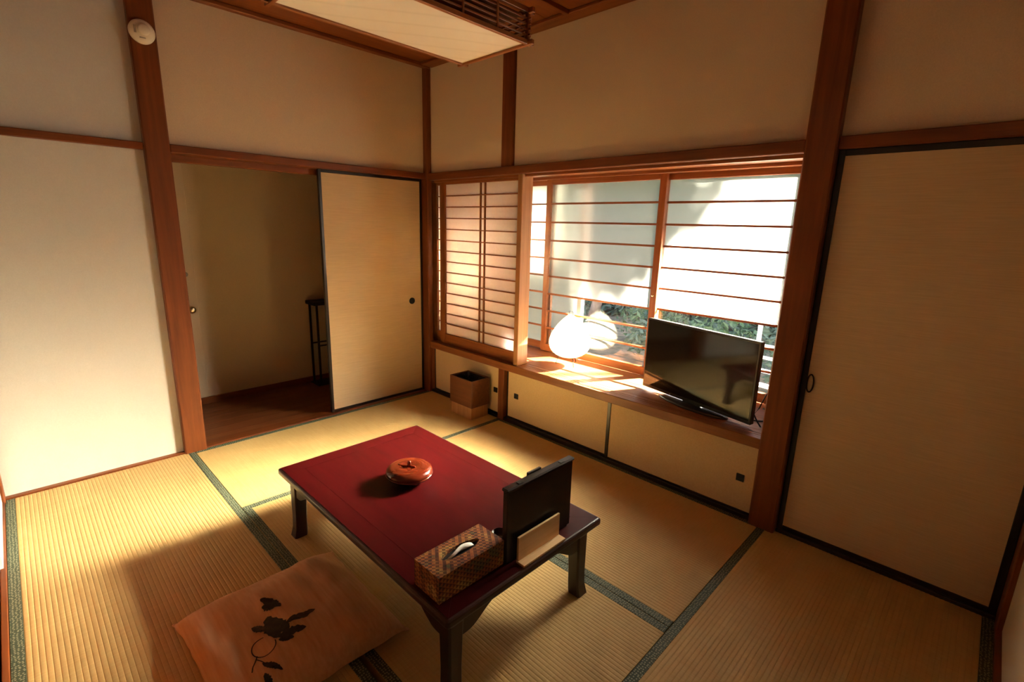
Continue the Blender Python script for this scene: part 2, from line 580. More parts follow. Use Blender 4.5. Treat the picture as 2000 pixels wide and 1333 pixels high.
for i, (a, b) in enumerate(zip(xk, xk[1:])):
    B('plank', (a + 0.0006, min(b, -0.11) - 0.0006, -2.95, 0.55, -0.10, -0.022), HALLF, hf, 0.0008)
bh = B('baseboard_hall', (HX - 0.002, HX + 0.012, -2.9, 0.5, -0.03, 0.030), CEIL)
props(bh, 'dark skirting board along the hall wall', 'baseboard', kind='structure')
hd = thing('door_1', 'white hall door half hidden behind the post, with a round knob', 'door', (HX, -1.9, -0.02), kind='structure')
B('door_leaf', (HX - 0.005, HX + 0.012, -2.30, -1.452, 0.032, 1.98), PLASTER, hd, 0.002)
kn = lathe('door_knob', [(0.006, 0.0), (0.024, 0.001), (0.024, 0.006), (0.010, 0.008), (0.010, 0.030), (0.022, 0.036), (0.028, 0.048), (0.026, 0.060), (0.012, 0.068)],
           CHROME, hd, (0.012, 0.395, 0.752), 24, 'X')
kn['label'] = 'shiny round knob'
lk = lathe('lock', [(0.018, 0.0), (0.018, 0.012), (0.008, 0.014), (0.008, 0.026)], GREYP, hd, (0.012, 0.388, 1.01), 20, 'X')

# ------------------------------------------------------------------ bay window
sh = thing('window_sill', 'broad wooden window shelf holding the lantern and television', 'shelf', (0, 0, 0.38), kind='structure')
B('front_rail', (0.030, 2.655, -0.020, 0.010, 0.388, 0.440), SILL, sh, 0.003)
for y0, y1 in ((0.010, 0.030), (0.034, 0.054), (0.058, 0.100)):
    B('track_strip', (0.030, 2.655, y0, y1, 0.388, 0.4395), SILL, sh, 0.0008)
B('track_bed', (0.030, 2.655, 0.010, 0.100, 0.385, 0.4335), SILL, sh, 0)
B('plank', (-0.05, 2.70, 0.1005, 0.2795, 0.415, 0.440), SILL, sh, 0.001)
B('plank', (-0.05, 2.70, 0.2805, 0.56, 0.415, 0.440), SILL, sh, 0.001)
bay = thing('wall_bay', 'plain timber lining of the window bay', 'wall', kind='structure')
B('side_panel', (-0.12, -0.05, 0.012, 0.60, -0.2, 1.80), POST, bay, 0)
B('side_panel', (2.70, 2.80, 0.09, 0.60, -0.2, 1.80), POST, bay, 0)
B('soffit_panel', (-0.12, 2.80, 0.10, 0.60, 1.755, 1.80), SASH, bay, 0)
B('apron_panel', (-0.12, 2.80, 0.50, 0.60, -0.6, 0.412), OUTWALL, bay, 0)
trim((-0.05, 2.70, 0.455, 0.56, 1.735, 1.757), 'head rail of the outer window', SASH, 0.002)
trim((0.985, 1.026, -0.004, 0.10, 0.440, 1.728), 'upright jamb between the paper screen and the window, window light put into its pale colour', BINL, 0.003)  # paler timber stands for the window light on its side
trim((0.050, 2.655, 0.02, 0.035, 1.712, 1.729), 'thin groove lip under the window lintel', SASH, 0.001)

MUNT = [1.566, 1.4325, 1.299, 1.1655, 1.032, 0.8985, 0.765, 0.6315]


def pane(name, x0, x1, z0, z1, y, frosted, parent):
    bm = box_bm(x1 - x0, 0.003, z1 - z0)
    c = Vector(((x0 + x1) / 2, y, (z0 + z1) / 2)) - parent.location
    return finish(name, bm, FROST if frosted else CLEAR, parent, c)


def window(k, x0, x1, y, frost_all, label):
    t = thing('window_%d' % k, label, 'window', ((x0 + x1) / 2, y, 0.44), kind='structure')
    h, sw = 0.014, 0.045
    B('stile', (x0, x0 + sw, y - h, y + h, 0.446, 1.748), SASH, t)
    B('stile', (x1 - sw, x1, y - h, y + h, 0.446, 1.748), SASH, t)
    B('rail', (x0 + sw, x1 - sw, y - h, y + h, 1.700, 1.748), SASH, t)
    B('rail', (x0 + sw, x1 - sw, y - h, y + h, 0.446, 0.502), SASH, t)
    for z in MUNT:
        B('muntin', (x0 + sw, x1 - sw, y - 0.011, y + 0.002, z - 0.0065, z + 0.0065), SASH, t, 0.001)
    zs = [1.700] + MUNT + [0.502]
    for i, (a, b) in enumerate(zip(zs, zs[1:])):
        p = pane('pane', x0 + sw - 0.004, x1 - sw + 0.004, b, a, y + 0.006, frost_all or i < 6, t)
        if i >= 6 and not frost_all:
            p['label'] = 'clear glass pane'
    return t


window(1, -0.05, 0.875, 0.520, True, 'frosted sliding window panel at the left end of the bay')
w2 = window(2, 0.825, 1.785, 0.484, False, 'middle sliding window panel behind the paper lantern')
window(3, 1.735, 2.695, 0.520, False, 'right sliding window panel behind the television, glowing in the sun')
lc = lathe('latch', [(0.004, 0), (0.008, -0.002), (0.008, -0.008), (0.003, -0.014)], CHROME, w2, (1.762 - w2.location.x, -0.014, 0.985 - 0.44), 16, 'Y')

# outer aluminium sash with one fixed frosted light
os_ = thing('window_4', 'white aluminium outer sash post seen through the frosted glass', 'window', (1.13, 0.60, 0.44), kind='structure')
B('sash_post', (1.075, 1.115, 0.585, 0.625, 0.42, 1.80), ALU, os_, 0.003)
B('sash_rail', (-0.05, 2.70, 0.575, 0.635, 0.415, 0.450), ALU, os_, 0.003)
B('sash_rail', (-0.05, 2.70, 0.575, 0.635, 1.76, 1.80), ALU, os_, 0.003)
pane('pane', -0.05, 1.078, 0.450, 1.76, 0.604, True, os_)


# ------------------------------------------------------------------ paper screens
def shoji(x0, x1, y, label, nbar, pairs):
    t = thing('shoji_screen', label, 'screen', ((x0 + x1) / 2, y, 0.44))
    B('stile', (x0, x0 + 0.062, y - 0.013, y + 0.013, 0.438, 1.722), SASH, t)
    B('stile', (x1 - 0.034, x1, y - 0.013, y + 0.013, 0.438, 1.722), SASH, t)
    B('rail', (x0 + 0.062, x1 - 0.034, y - 0.013, y + 0.013, 1.694, 1.722), SASH, t)
    B('rail', (x0 + 0.062, x1 - 0.034, y - 0.013, y + 0.013, 0.438, 0.522), SASH, t)
    st = (1.694 - 0.522) / (nbar + 1)
    for i in range(nbar):
        z = 0.522 + st * (i + 1)
        B('lattice_bar', (x0 + 0.062, x1 - 0.034, y - 0.009, y + 0.003, z - 0.004, z + 0.004), SASH, t, 0.0008)
    for xc in pairs:
        B('lattice_bar', (xc - 0.005, xc + 0.005, y - 0.0095, y + 0.0035, 0.522, 1.694), SASH, t, 0.0008)
    B('paper', (x0 + 0.055, x1 - 0.028, y + 0.004, y + 0.0048, 0.515, 1.70), SHOJI, t, 0)
    return t


shoji(0.105, 1.000, 0.044, 'front paper screen with fine wooden lattice left of the window', 13, (0.575, 0.622))
shoji(-0.045, 0.975, 0.082, 'rear paper screen, a strip of it showing in the corner', 13, (0.60,))


# ------------------------------------------------------------------ sliding doors
def fusuma(name, label, axis, a0, a1, depth, z0, z1, fr, paper, th=0.02, fl_=None):
    """panel in the plane normal to axis; depth is the face nearest the room"""
    sgn = -1 if axis == 'X' else 1

    def bb(u0, u1, d0, d1, zz0, zz1):
        lo, hi = sorted((depth + sgn * d0, depth + sgn * d1))
        return (lo, hi, u0, u1, zz0, zz1) if axis == 'X' else (u0, u1, lo, hi, zz0, zz1)
    c = (depth, (a0 + a1) / 2, z0) if axis == 'X' else ((a0 + a1) / 2, depth, z0)
    t = thing(name, label, 'sliding door', c, kind='structure')
    B('paper_panel', bb(a0 + fr * 0.5, a1 - fr * 0.5, 0.004, th - 0.003, z0 + fr * 0.5, z1 - fr * 0.5), paper, t, 0)
    B('stile', bb(a0, a0 + (fl_ or fr), 0, th, z0, z1), LACQ, t)
    B('stile', bb(a1 - fr, a1, 0, th, z0, z1), LACQ, t)
    B('rail', bb(a0 + (fl_ or fr), a1 - fr, 0, th, z1 - fr, z1), LACQ, t)
    B('rail', bb(a0 + (fl_ or fr), a1 - fr, 0, th, z0, z0 + fr), LACQ, t)
    return t


d2 = fusuma('door_2', 'beige paper sliding door with a black frame and round black pull', 'X', -0.868, -0.034, -0.040, 0.003, 1.736, 0.020, FUSUMA, 0.026)
lathe('door_pull', [(0.026, 0), (0.026, 0.004), (0.021, 0.006), (0.019, 0.003), (0.0, 0.002)], BLACK, d2, (-0.004, -0.142 + 0.451, 0.78), 28, 'X')
d3 = fusuma('door_3', 'tall beige paper sliding door with an oval pull, right of the window', 'Y', 2.774, 3.541, 0.004, 0.016, 1.731, 0.024, FUSUMA, 0.03)
# oval ring pull
bm = bmesh.new()
rg = []
for i in range(28):
    a = 2 * math.pi * i / 28
    ring = []
    for k in range(8):
        q = 2 * math.pi * k / 8
        rr = 1 + 0.16 * math.cos(q)
        ring.append(bm.verts.new((0.013 * math.cos(a) + 0.0035 * math.cos(q) * math.cos(a), -0.0035 * math.sin(q), 0.040 * math.sin(a) + 0.0035 * math.cos(q) * math.sin(a))))
    rg.append(ring)
for i in range(28):
    a, b = rg[i], rg[(i + 1) % 28]
    for k in range(8):
        bm.faces.new((a[k], a[(k + 1) % 8], b[(k + 1) % 8], b[k]))
finish('door_pull', bm, BLACK, d3, (2.812 - d3.location.x, -0.002, 0.755 - 0.016), True)
for k, (a0, a1, px, dp, lab) in enumerate((
        (0.050, 0.846, 0.795, 0.012, 'low beige cupboard door in the corner behind the wooden bin'),
        (0.905, 1.798, 1.000, 0.022, 'low beige cupboard door with a square pull near its left edge, under the lantern'),
        (1.782, 2.655, 2.580, 0.004, 'low beige cupboard door with a square pull, under the television'))):
    d = fusuma('door_%d' % (4 + k), lab, 'Y', a0, a1, dp, 0.022, 0.390, 0.009, LOWPAPER, 0.016, (0.009, 0.012, 0.024)[k])
    B('door_pull', (px - 0.019, px + 0.019, dp - 0.001, dp + 0.006, 0.183, 0.221), BLACK, d, 0.001)
wc = thing('wall_cupboard', 'dark inside of the low cupboard below the window shelf', 'wall', kind='structure')
B('back_panel', (-0.05, 2.70, 0.46, 0.498, -0.14, 0.412), POST, wc, 0)
B('base_panel', (-0.05, 2.70, 0.02, 0.49, -0.14, -0.05), POST, wc, 0)


# ------------------------------------------------------------------ straw mats
def ribbed(L, W, bord):
    """surface with ribs along local X; W is the full width, borders left out"""
    bm = bmesh.new()
    n = max(1, round((W - 2 * bord) / 0.0152))
    dy = (W - 2 * bord) / n
    prof = [(0.0, -0.0012), (0.16, -0.0003), (0.38, 0.0), (0.62, 0.0), (0.84, -0.0003)]
    ys = []
    for i in range(n):
        for u, z in prof:
            ys.append((-W / 2 + bord + (i + u) * dy, z))
    ys.append((W / 2 - bord, -0.0012))
    ra = [bm.verts.new((-L / 2, y, z)) for y, z in ys]
    rb = [bm.verts.new((L / 2, y, z)) for y, z in ys]
    for i in range(len(ys) - 1):
        bm.faces.new((ra[i], rb[i], rb[i + 1], ra[i + 1]))
    return bm


def tatami(x0, x1, y0, y1, along, label):
    g = 0.0015
    x0, x1, y0, y1 = x0 + g, x1 - g, y0 + g, y1 - g
    L, W = (x1 - x0, y1 - y0) if along == 'X' else (y1 - y0, x1 - x0)
    t = thing('tatami_mat', label, 'straw mat', ((x0 + x1) / 2, (y0 + y1) / 2, -0.05), 0 if along == 'X' else math.pi / 2,
              group='straw mats covering the floor')
    bo = 0.034
    B('straw_core', (-L / 2, L / 2, -W / 2, W / 2, 0.0, 0.0470), STRAW, t, 0, world=False)
    s = finish('woven_surface', ribbed(L, W, bo), TATAMI, t, (0, 0, 0.05))
    for sgn in (-1, 1):
        y = sgn * (W / 2 - bo / 2)
        B('border_cloth', (-L / 2, L / 2, y - bo / 2, y + bo / 2, 0.0476, 0.0508), BORDER, t, 0.0006, world=False)
    return t


tatami(0.0, XB, YA, 0.0, 'Y', 'straw mat lying along the doorway and paper sliding door')
tatami(XB, XD, YC, 0.0, 'X', 'straw mat below the low cupboards, behind the table')
tatami(XB, XD, YA, YC, 'X', 'straw mat under the low table')
tatami(0.0, 1.80, YN + 0.008, YA, 'X', 'brightly lit straw mat along the white wall at left')
tatami(XD, XR - 0.018, -1.79, 0.0, 'Y', 'dim straw mat in front of the tall sliding door at right')
tatami(1.80, XR - 0.018, YN + 0.008, -1.79, 'X', 'straw mat in the near right part of the floor, mostly out of view')

# ------------------------------------------------------------------ low table
TX0, TX1, TY0, TY1, TZ = 1.205, 2.412, -1.708, -0.970, 0.33
tb = thing('low_table', 'low dark mahogany table with a deep red top', 'table', ((TX0 + TX1) / 2, (TY0 + TY1) / 2, 0))
o = B('tabletop_edge', (TX0, TX1, TY0, TY1, TZ - 0.032, TZ - 0.001), TABLE, tb, 0.010, seg=3)
fr = 0.085
cx, cyy = tb.location.x, tb.location.y
ix0, ix1, iy0, iy1 = TX0 + fr, TX1 - fr, TY0 + fr, TY1 - fr
e = 0.011
B('centre_panel', (ix0 + 0.0006, ix1 - 0.0006, iy0 + 0.0006, iy1 - 0.0006, TZ - 0.004, TZ), TABTOP, tb, 0.0004)
ox0, ox1, oy0, oy1 = TX0 + e, TX1 - e, TY0 + e, TY1 - e
for pts in ([(ox0, oy0), (ox1, oy0), (ix1, iy0), (ix0, iy0)], [(ox1, oy0), (ox1, oy1), (ix1, iy1), (ix1, iy0)],
            [(ox1, oy1), (ox0, oy1), (ix0, iy1), (ix1, iy1)], [(ox0, oy1), (ox0, oy0), (ix0, iy0), (ix0, iy1)]):
    mx = sum(p[0] for p in pts) / 4
    my = sum(p[1] for p in pts) / 4
    pts = [(mx + (p[0] - mx) * 0.9995 - cx, my + (p[1] - my) * 0.9995 - cyy) for p in pts]
    prism('frame_board', pts, 'Z', TZ - 0.004, TZ, TABTOP, tb)


def apron(axis, a0, a1, d0, d1):
    zt, zm, zl = TZ - 0.032, 0.262, 0.205
    n = 10
    pts = [(a0, zt), (a0, zl)]
    for i in range(n + 1):
        u = i / n
        pts.append((a0 + 0.02 + 0.13 * u, zl + (zm - zl) * (0.5 - 0.5 * math.cos(math.pi * u)) * (1 if u < 1 else 1)))
    for i in range(n + 1):
        u = 1 - i / n
        pts.append((a1 - 0.02 - 0.13 * u, zl + (zm - zl) * (0.5 - 0.5 * math.cos(math.pi * u))))
    pts += [(a1, zl), (a1, zt)]
    off = (cx, cyy)
    if axis == 'X':   # runs along X, extruded in Y
        return prism('apron', [(u - off[0], v) for u, v in pts], 'Y', d0 - off[1], d1 - off[1], TABLE['X'], tb)
    return prism('apron', [(u - off[1], v) for u, v in pts], 'X', d0 - off[0], d1 - off[0], TABLE['Y'], tb)


ii = 0.034
apron('X', TX0 + ii + 0.05, TX1 - ii - 0.05, TY0 + ii + 0.006, TY0 + ii + 0.024)
apron('X', TX0 + ii + 0.05, TX1 - ii - 0.05, TY1 - ii - 0.024, TY1 - ii - 0.006)
apron('Y', TY0 + ii + 0.05, TY1 - ii - 0.05, TX0 + ii + 0.006, TX0 + ii + 0.024)
apron('Y', TY0 + ii + 0.05, TY1 - ii - 0.05, TX1 - ii - 0.024, TX1 - ii - 0.006)
for sx in (-1, 1):
    for sy in (-1, 1):
        lx = (TX0 + ii if sx < 0 else TX1 - ii) - cx
        ly = (TY0 + ii if sy < 0 else TY1 - ii) - cyy
        bm = bmesh.new()
        rings = []
        for z, wd, out in ((TZ - 0.032, 0.066, 0.006), (0.275, 0.066, 0.006), (0.262, 0.056, 0.0), (0.10, 0.050, 0.0), (0.045, 0.051, 0.002), (0.015, 0.055, 0.007), (0.0005, 0.057, 0.010)):
            xo, yo = lx + sx * out, ly + sy * out
            xi, yi = xo - sx * wd, yo - sy * wd
            c = 0.006
            xa, xb_ = sorted((xo, xi))
            ya, yb = sorted((yo, yi))
            rings.append([bm.verts.new(q) for q in ((xa + c, ya, z), (xb_ - c, ya, z), (xb_, ya + c, z), (xb_, yb - c, z), (xb_ - c, yb, z), (xa + c, yb, z), (xa, yb - c, z), (xa, ya + c, z))])
        for a, b in zip(rings, rings[1:]):
            for k in range(8):
                bm.faces.new((a[k], a[(k + 1) % 8], b[(k + 1) % 8], b[k]))
        bm.faces.new(rings[0])
        bm.faces.new(list(reversed(rings[-1])))
        finish('leg', bm, TABLE['Z'], tb)

# lidded lacquer bowl
BX, BY = 1.690, -1.345
bw = thing('lidded_bowl', 'round red-brown lacquer bowl with a lid, on the low table', 'bowl', (BX, BY, TZ))
lathe('bowl_body', [(0.050, 0.0), (0.054, 0.004), (0.052, 0.007), (0.080, 0.018), (0.096, 0.032), (0.099, 0.040), (0.097, 0.041), (0.0, 0.041)], LACQRED, bw, n=64)
ld = lathe('lid', [(0.098, 0.0415), (0.099, 0.045), (0.095, 0.056), (0.084, 0.065), (0.070, 0.069), (0.066, 0.0685), (0.062, 0.070), (0.048, 0.0705), (0.036, 0.070), (0.028, 0.067), (0.0, 0.0655)], LACQRED, bw, n=64)
tube('knob', [(-0.002, 0, 0.062), (0.0, 0.001, 0.074), (0.002, -0.001, 0.084), (0.005, -0.003, 0.092)], 0.0095, LACQRED, ld, n=10, r2=0.006)
tube('stem_leaf', [(0.0, 0.0, 0.066), (-0.012, -0.012, 0.068), (-0.026, -0.022, 0.0695), (-0.040, -0.026, 0.0715)], 0.0045, LACQRED, ld, n=8, r2=0.003)
tube('stem_leaf', [(0.0, 0.0, 0.066), (0.014, 0.008, 0.068), (0.026, 0.012, 0.070)], 0.006, LACQRED, ld, n=8, r2=0.003)

# tissue box
tx = thing('tissue_box', 'tissue box in an orange-brown woven cover at the table edge', 'tissue box', (2.284, -1.556, TZ))
W2, L2, H2 = 0.0605, 0.130, 0.088
bm = bmesh.new()
slot = [(0.022 * math.sin(a) * (0.75 + 0.25 * abs(math.sin(a))), 0.075 * math.cos(a)) for a in [2 * math.pi * i / 24 for i in range(24)]]
outer = [(W2, L2), (-W2, L2), (-W2, -L2), (W2, -L2)]
ov = [bm.verts.new((x, y, H2)) for x, y in outer]
sv = [bm.verts.new((x, y, H2)) for x, y in slot]
es = []
for lst in (ov, sv):
    for i in range(len(lst)):
        es.append(bm.edges.new((lst[i], lst[(i + 1) % len(lst)])))
bmesh.ops.triangle_fill(bm, use_beauty=True, use_dissolve=False, edges=es)
lv = [bm.verts.new((x, y, 0.001)) for x, y in outer]
for i in range(4):
    bm.faces.new((ov[i], ov[(i + 1) % 4], lv[(i + 1) % 4], lv[i]))
bm.faces.new(list(reversed(lv)))
dv = [bm.verts.new((x, y, H2 - 0.012)) for x, y in slot]
for i in range(24):
    bm.faces.new((sv[i], sv[(i + 1) % 24], dv[(i + 1) % 24], dv[i]))
finish('woven_cover', bm, BATIK, tx)
B('inner_box', (-W2 + 0.006, W2 - 0.006, -L2 + 0.006, L2 - 0.006, 0.004, H2 - 0.010), BLACK, tx, 0, world=False)
bm = bmesh.new()
nu, nv = 14, 5
gr = []
for i in range(nu + 1):
    u = i / nu
    row = []
    for j in range(nv + 1):
        v = j / nv
        y = -0.062 + 0.112 * u
        hgt = 0.026 * math.sin(math.pi * min(1, u * 0.92 + 0.06)) ** 0.7
        x = 0.004 + 0.010 * math.sin(3 * u + 1) * v + 0.010 * v * (1 - v) * 3 - 0.004 + 0.002 * math.sin(9 * u)
        row.append(bm.verts.new((x, y, H2 - 0.009 + hgt * v)))
    gr.append(row)
for i in range(nu):
    for j in range(nv):
        bm.faces.new((gr[i][j], gr[i + 1][j], gr[i + 1][j + 1], gr[i][j + 1]))
o = finish('tissue', bm, TISSUE, tx, smooth=True)
sm = o.modifiers.new('thick', 'SOLIDIFY')
sm.thickness = 0.0014

# dark upright board
ub = thing('menu_board', 'upright dark lacquered board standing on the table end', 'board', (2.345, -1.262, TZ))
T = 0.011
B('panel', (-T, T, -0.165, 0.165, 0.004, 0.258), BOARD, ub, 0.003, world=False)
B('top_cap', (-T - 0.003, T + 0.004, -0.170, 0.170, 0.258, 0.270), BOARD, ub, 0.004, world=False)
B('foot', (-0.030, T, -0.150, -0.120, 0.0005, 0.012), BOARD, ub, 0.002, world=False)
B('foot', (-0.030, T, 0.120, 0.150, 0.0005, 0.012), BOARD, ub, 0.002, world=False)
B('back_tab', (-T - 0.012, -T - 0.002, -0.045, 0.020, 0.225, 0.274), BOARD, ub, 0.002, world=False)
for y in (-0.105, 0.105):
    B('hinge', (-0.003, T + 0.001, y - 0.010, y + 0.010, 0.2695, 0.2725), BLACK, ub, 0.001, world=False)
# small dark pot peeking out behind the board
cp = thing('ink_dark_cup', 'small dark glossy cup half hidden behind the upright board', 'cup', (2.262, -1.365, TZ))
lathe('cup_body', [(0.020, 0.0005), (0.024, 0.004), (0.027, 0.030), (0.029, 0.045), (0.027, 0.046), (0.024, 0.030), (0.0, 0.028)], BOARD['Z'], cp, n=28)
lathe('cup_base', [(0.027, 0.0002), (0.029, 0.002), (0.026, 0.005), (0.0, 0.005)], BOARD['Z'], cp, n=28)

# pale wooden card stand
ws = thing('card_stand', 'small pale wooden card stand leaning at the board', 'stand', (2.386, -1.288, TZ))
B('back_plate', (-0.017, -0.009, -0.104, 0.104, 0.009, 0.094), PALE, ws, 0.001, world=False)
B('base_lip', (-0.017, 0.020, -0.106, 0.106, 0.0005, 0.009), PALE, ws, 0.001, world=False)

# ------------------------------------------------------------------ floor cushion
CX, CY, CH = 1.790, -1.905, 0.285
HC = 0.105


def cushion_h(x, y):
    u, v = min(1, abs(x) / CH), min(1, abs(y) / CH)
    s = ((1 - u ** 3.2) * (1 - v ** 3.2)) ** 0.32
    nz = mnoise.noise(Vector((x * 6 + 3, y * 14, 0))) * 0.012 + mnoise.noise(Vector((x * 14 + y * 9, y * 26, 5))) * 0.004
    return 0.010 + (HC - 0.010) * s * (1 + 0.0) + nz * s


def cushion_xy(x, y):
    """edges drawn in between the corners"""
    u, v = x / CH, y / CH
    wx_ = 0.006 * mnoise.noise(Vector((y * 22, 1.5 if x > 0 else 7.5, 0))) * u ** 4 * (1 if u > 0 else -1)
    wy_ = 0.006 * mnoise.noise(Vector((x * 22, 3.5 if y > 0 else 9.5, 0))) * v ** 4 * (1 if v > 0 else -1)
    return x * (1 - 0.045 * (1 - v * v)) + wx_, y * (1 - 0.045 * (1 - u * u)) + wy_


cs = thing('floor_cushion', 'square brown cloth floor cushion with an ink plant print', 'cushion', (CX, CY, 0.0))
bm = bmesh.new()
N = 56
gt, gb = [], []
for i in range(N + 1):
    rt_, rb_ = [], []
    for j in range(N + 1):
        x, y = -CH + 2 * CH * i / N, -CH + 2 * CH * j / N
        px, py = cushion_xy(x, y)
        edge = i in (0, N) or j in (0, N)
        vt = bm.verts.new((px, py, 0.022 if edge else max(0.024, cushion_h(x, y))))
        rt_.append(vt)
        if edge:
            rb_.append(vt)
        else:
            s = ((1 - abs(x / CH) ** 4) * (1 - abs(y / CH) ** 4)) ** 0.3
            rb_.append(bm.verts.new((px, py, 0.022 * (1 - s) + 0.001)))
    gt.append(rt_)
    gb.append(rb_)
for i in range(N):
    for j in range(N):
        bm.faces.new((gt[i][j], gt[i + 1][j], gt[i + 1][j + 1], gt[i][j + 1]))
        if gb[i][j] is not gt[i][j] or gb[i + 1][j + 1] is not gt[i + 1][j + 1] or gb[i + 1][j] is not gt[i + 1][j] or gb[i][j + 1] is not gt[i][j + 1]:
            bm.faces.new((gb[i][j], gb[i][j + 1], gb[i + 1][j + 1], gb[i + 1][j]))
finish('cover', bm, CUSH, cs, smooth=True)
for sx, sy in ((-1, -1), (-1, 1), (1, -1), (1, 1)):
    pts = [(sx * (CH - 0.012 + 0.016 * t), sy * (CH - 0.012 + 0.016 * t), 0.022 - 0.002 * t) for t in (0, 0.4, 0.8, 1.0)]
    tube('corner_tuft', pts, 0.007, CUSH, cs, n=8, r2=0.003)


def decal(name, polys, mat, lift=0.0012):
    """flat printed shapes laid on the cushion surface; world x,y"""
    bm = bmesh.new()
    for poly in polys:
        c = (sum(p[0] for p in poly) / len(poly), sum(p[1] for p in poly) / len(poly))

        def V(px, py):
            x, y = px - CX, py - CY
            return bm.verts.new((x, y, cushion_h(x / 0.965, y / 0.965) + lift))
        rings = []
        for k in (1.0, 0.66, 0.33):
            rings.append([V(c[0] + (p[0] - c[0]) * k, c[1] + (p[1] - c[1]) * k) for p in poly])
        cv = V(*c)
        n = len(poly)
        for a, b in zip(rings, rings[1:]):
            for i in range(n):
                bm.faces.new((a[i], a[(i + 1) % n], b[(i + 1) % n], b[i]))
        for i in range(n):
            bm.faces.new((rings[-1][i], rings[-1][(i + 1) % n], cv))
    return finish(name, bm, mat, cs, smooth=True)


def blob(a, b, wid, seed, n=18):
    """ragged leaf from a to b"""
    rnd = random.Random(seed)
    a, b = Vector(a), Vector(b)
    d = b - a
    nrm = Vector((-d.y, d.x)).normalized()
    out = []
    for i in range(n):
        t = i / (n - 1)
        out.append(a + d * t + nrm * wid * (math.sin(math.pi * t) ** 0.6) * (0.75 + 0.5 * rnd.random()))
    for i in range(n):
        t = 1 - i / (n - 1)
        out.append(a + d * t - nrm * wid * (math.sin(math.pi * t) ** 0.6) * (0.75 + 0.5 * rnd.random()) - nrm * 0.0005)
    return [tuple(p) for p in out]


decal('printed_leaf', [blob((1.694, -1.966), (1.772, -1.925), 0.018, 1), blob((1.735, -1.975), (1.765, -1.945), 0.014, 12)], INK)
decal('printed_leaf', [blob((1.785, -1.975), (1.895, -1.985), 0.024, 2), blob((1.82, -1.96), (1.90, -1.95), 0.016, 3)], INK)
decal('printed_leaf', [blob((1.858, -1.845), (1.862, -1.945), 0.014, 4)], INKGREY)
decal('printed_leaf', [blob((1.915, -1.900), (1.892, -1.985), 0.014, 5), blob((1.930, -1.945), (1.905, -1.985), 0.010, 6)], INK)
decal('printed_leaf', [blob((1.800, -2.030), (1.835, -1.995), 0.016, 7)], INKGREY)
decal('printed_leaf', [blob((1.950, -2.050), (2.005, -2.010), 0.009, 8), blob((1.985, -2.055), (2.045, -2.055), 0.010, 9)], INK)


def stroke(path, wid):
    path = [Vector(p) for p in path]
    L, Rr = [], []
    out = []
    for i in range(len(path) - 1):
        a, b = path[i], path[i + 1]
        d = (b - a).normalized()
        nn = Vector((-d.y, d.x)) * wid
        out.append([tuple(a + nn), tuple(b + nn), tuple(b - nn), tuple(a - nn)])
    return out


circ = []
for i in range(27):
    a = math.radians(35 + 290 * i / 26)
    circ.append((1.897 + 0.036 * math.cos(a + 2.2), -2.026 + 0.034 * math.sin(a + 2.2)))
decal('printed_outline', stroke(circ, 0.0016), INK)
decal('printed_outline', stroke([(1.915, -2.052), (1.930, -2.062), (1.945, -2.075), (1.960, -2.082)], 0.0018) + stroke([(1.925, -2.058), (1.940, -2.050), (1.952, -2.045)], 0.0015), INK)

# ------------------------------------------------------------------ wooden bin
bi = thing('waste_bin', 'two-tone wooden waste bin in front of the corner cupboard door', 'bin', (0.640, -0.105, 0.0))
bx, by = 0.124, 0.090
for (x0, x1, y0, y1) in ((-bx, bx, -by, -by + 0.010), (-bx, bx, by - 0.010, by), (-bx, -bx + 0.010, -by + 0.010, by - 0.010), (bx - 0.010, bx, -by + 0.010, by - 0.010)):
    B('upper_board', (x0, x1, y0, y1, 0.092, 0.298), BINW['X'], bi, 0.0015, world=False)
cxb, cyb = bx - 0.008, by - 0.008
for (x0, x1, y0, y1) in ((-cxb, -cxb + 0.085, -cyb, -cyb + 0.010), (-cxb + 0.0855, -cxb + 0.180, -cyb, -cyb + 0.010), (-cxb + 0.1805, cxb, -cyb, -cyb + 0.010),
                         (-cxb, cxb, cyb - 0.010, cyb), (-cxb, -cxb + 0.010, -cyb + 0.010, cyb - 0.010), (cxb - 0.010, cxb, -cyb + 0.010, cyb - 0.010)):
    B('lower_board', (x0, x1, y0, y1, 0.001, 0.0918), BINL['Z'], bi, 0.001, world=False)
B('bottom_board', (-cxb + 0.01, cxb - 0.01, -cyb + 0.01, cyb - 0.01, 0.004, 0.012), BINL, bi, 0, world=False)
bm = bmesh.new()
N = 22
g = []
for i in range(N + 1):
    row = []
    for j in range(N + 1):
        x = (-bx + 0.011) + (2 * bx - 0.022) * i / N
        y = (-by + 0.011) + (2 * by - 0.022) * j / N
        e_ = min(i, N - i, j, N - j) / 4
        z = 0.290 - 0.075 * min(1, e_) ** 0.7 + 0.016 * mnoise.noise(Vector((x * 40, y * 40, 2))) * min(1, e_)
        row.append(bm.verts.new((x, y, z)))
    g.append(row)
for i in range(N):
    for j in range(N):
        bm.faces.new((g[i][j], g[i + 1][j], g[i + 1][j + 1], g[i][j + 1]))
bag = finish('bin_bag', bm, BAG, bi, smooth=True)
bag['label'] = 'crumpled black bag'

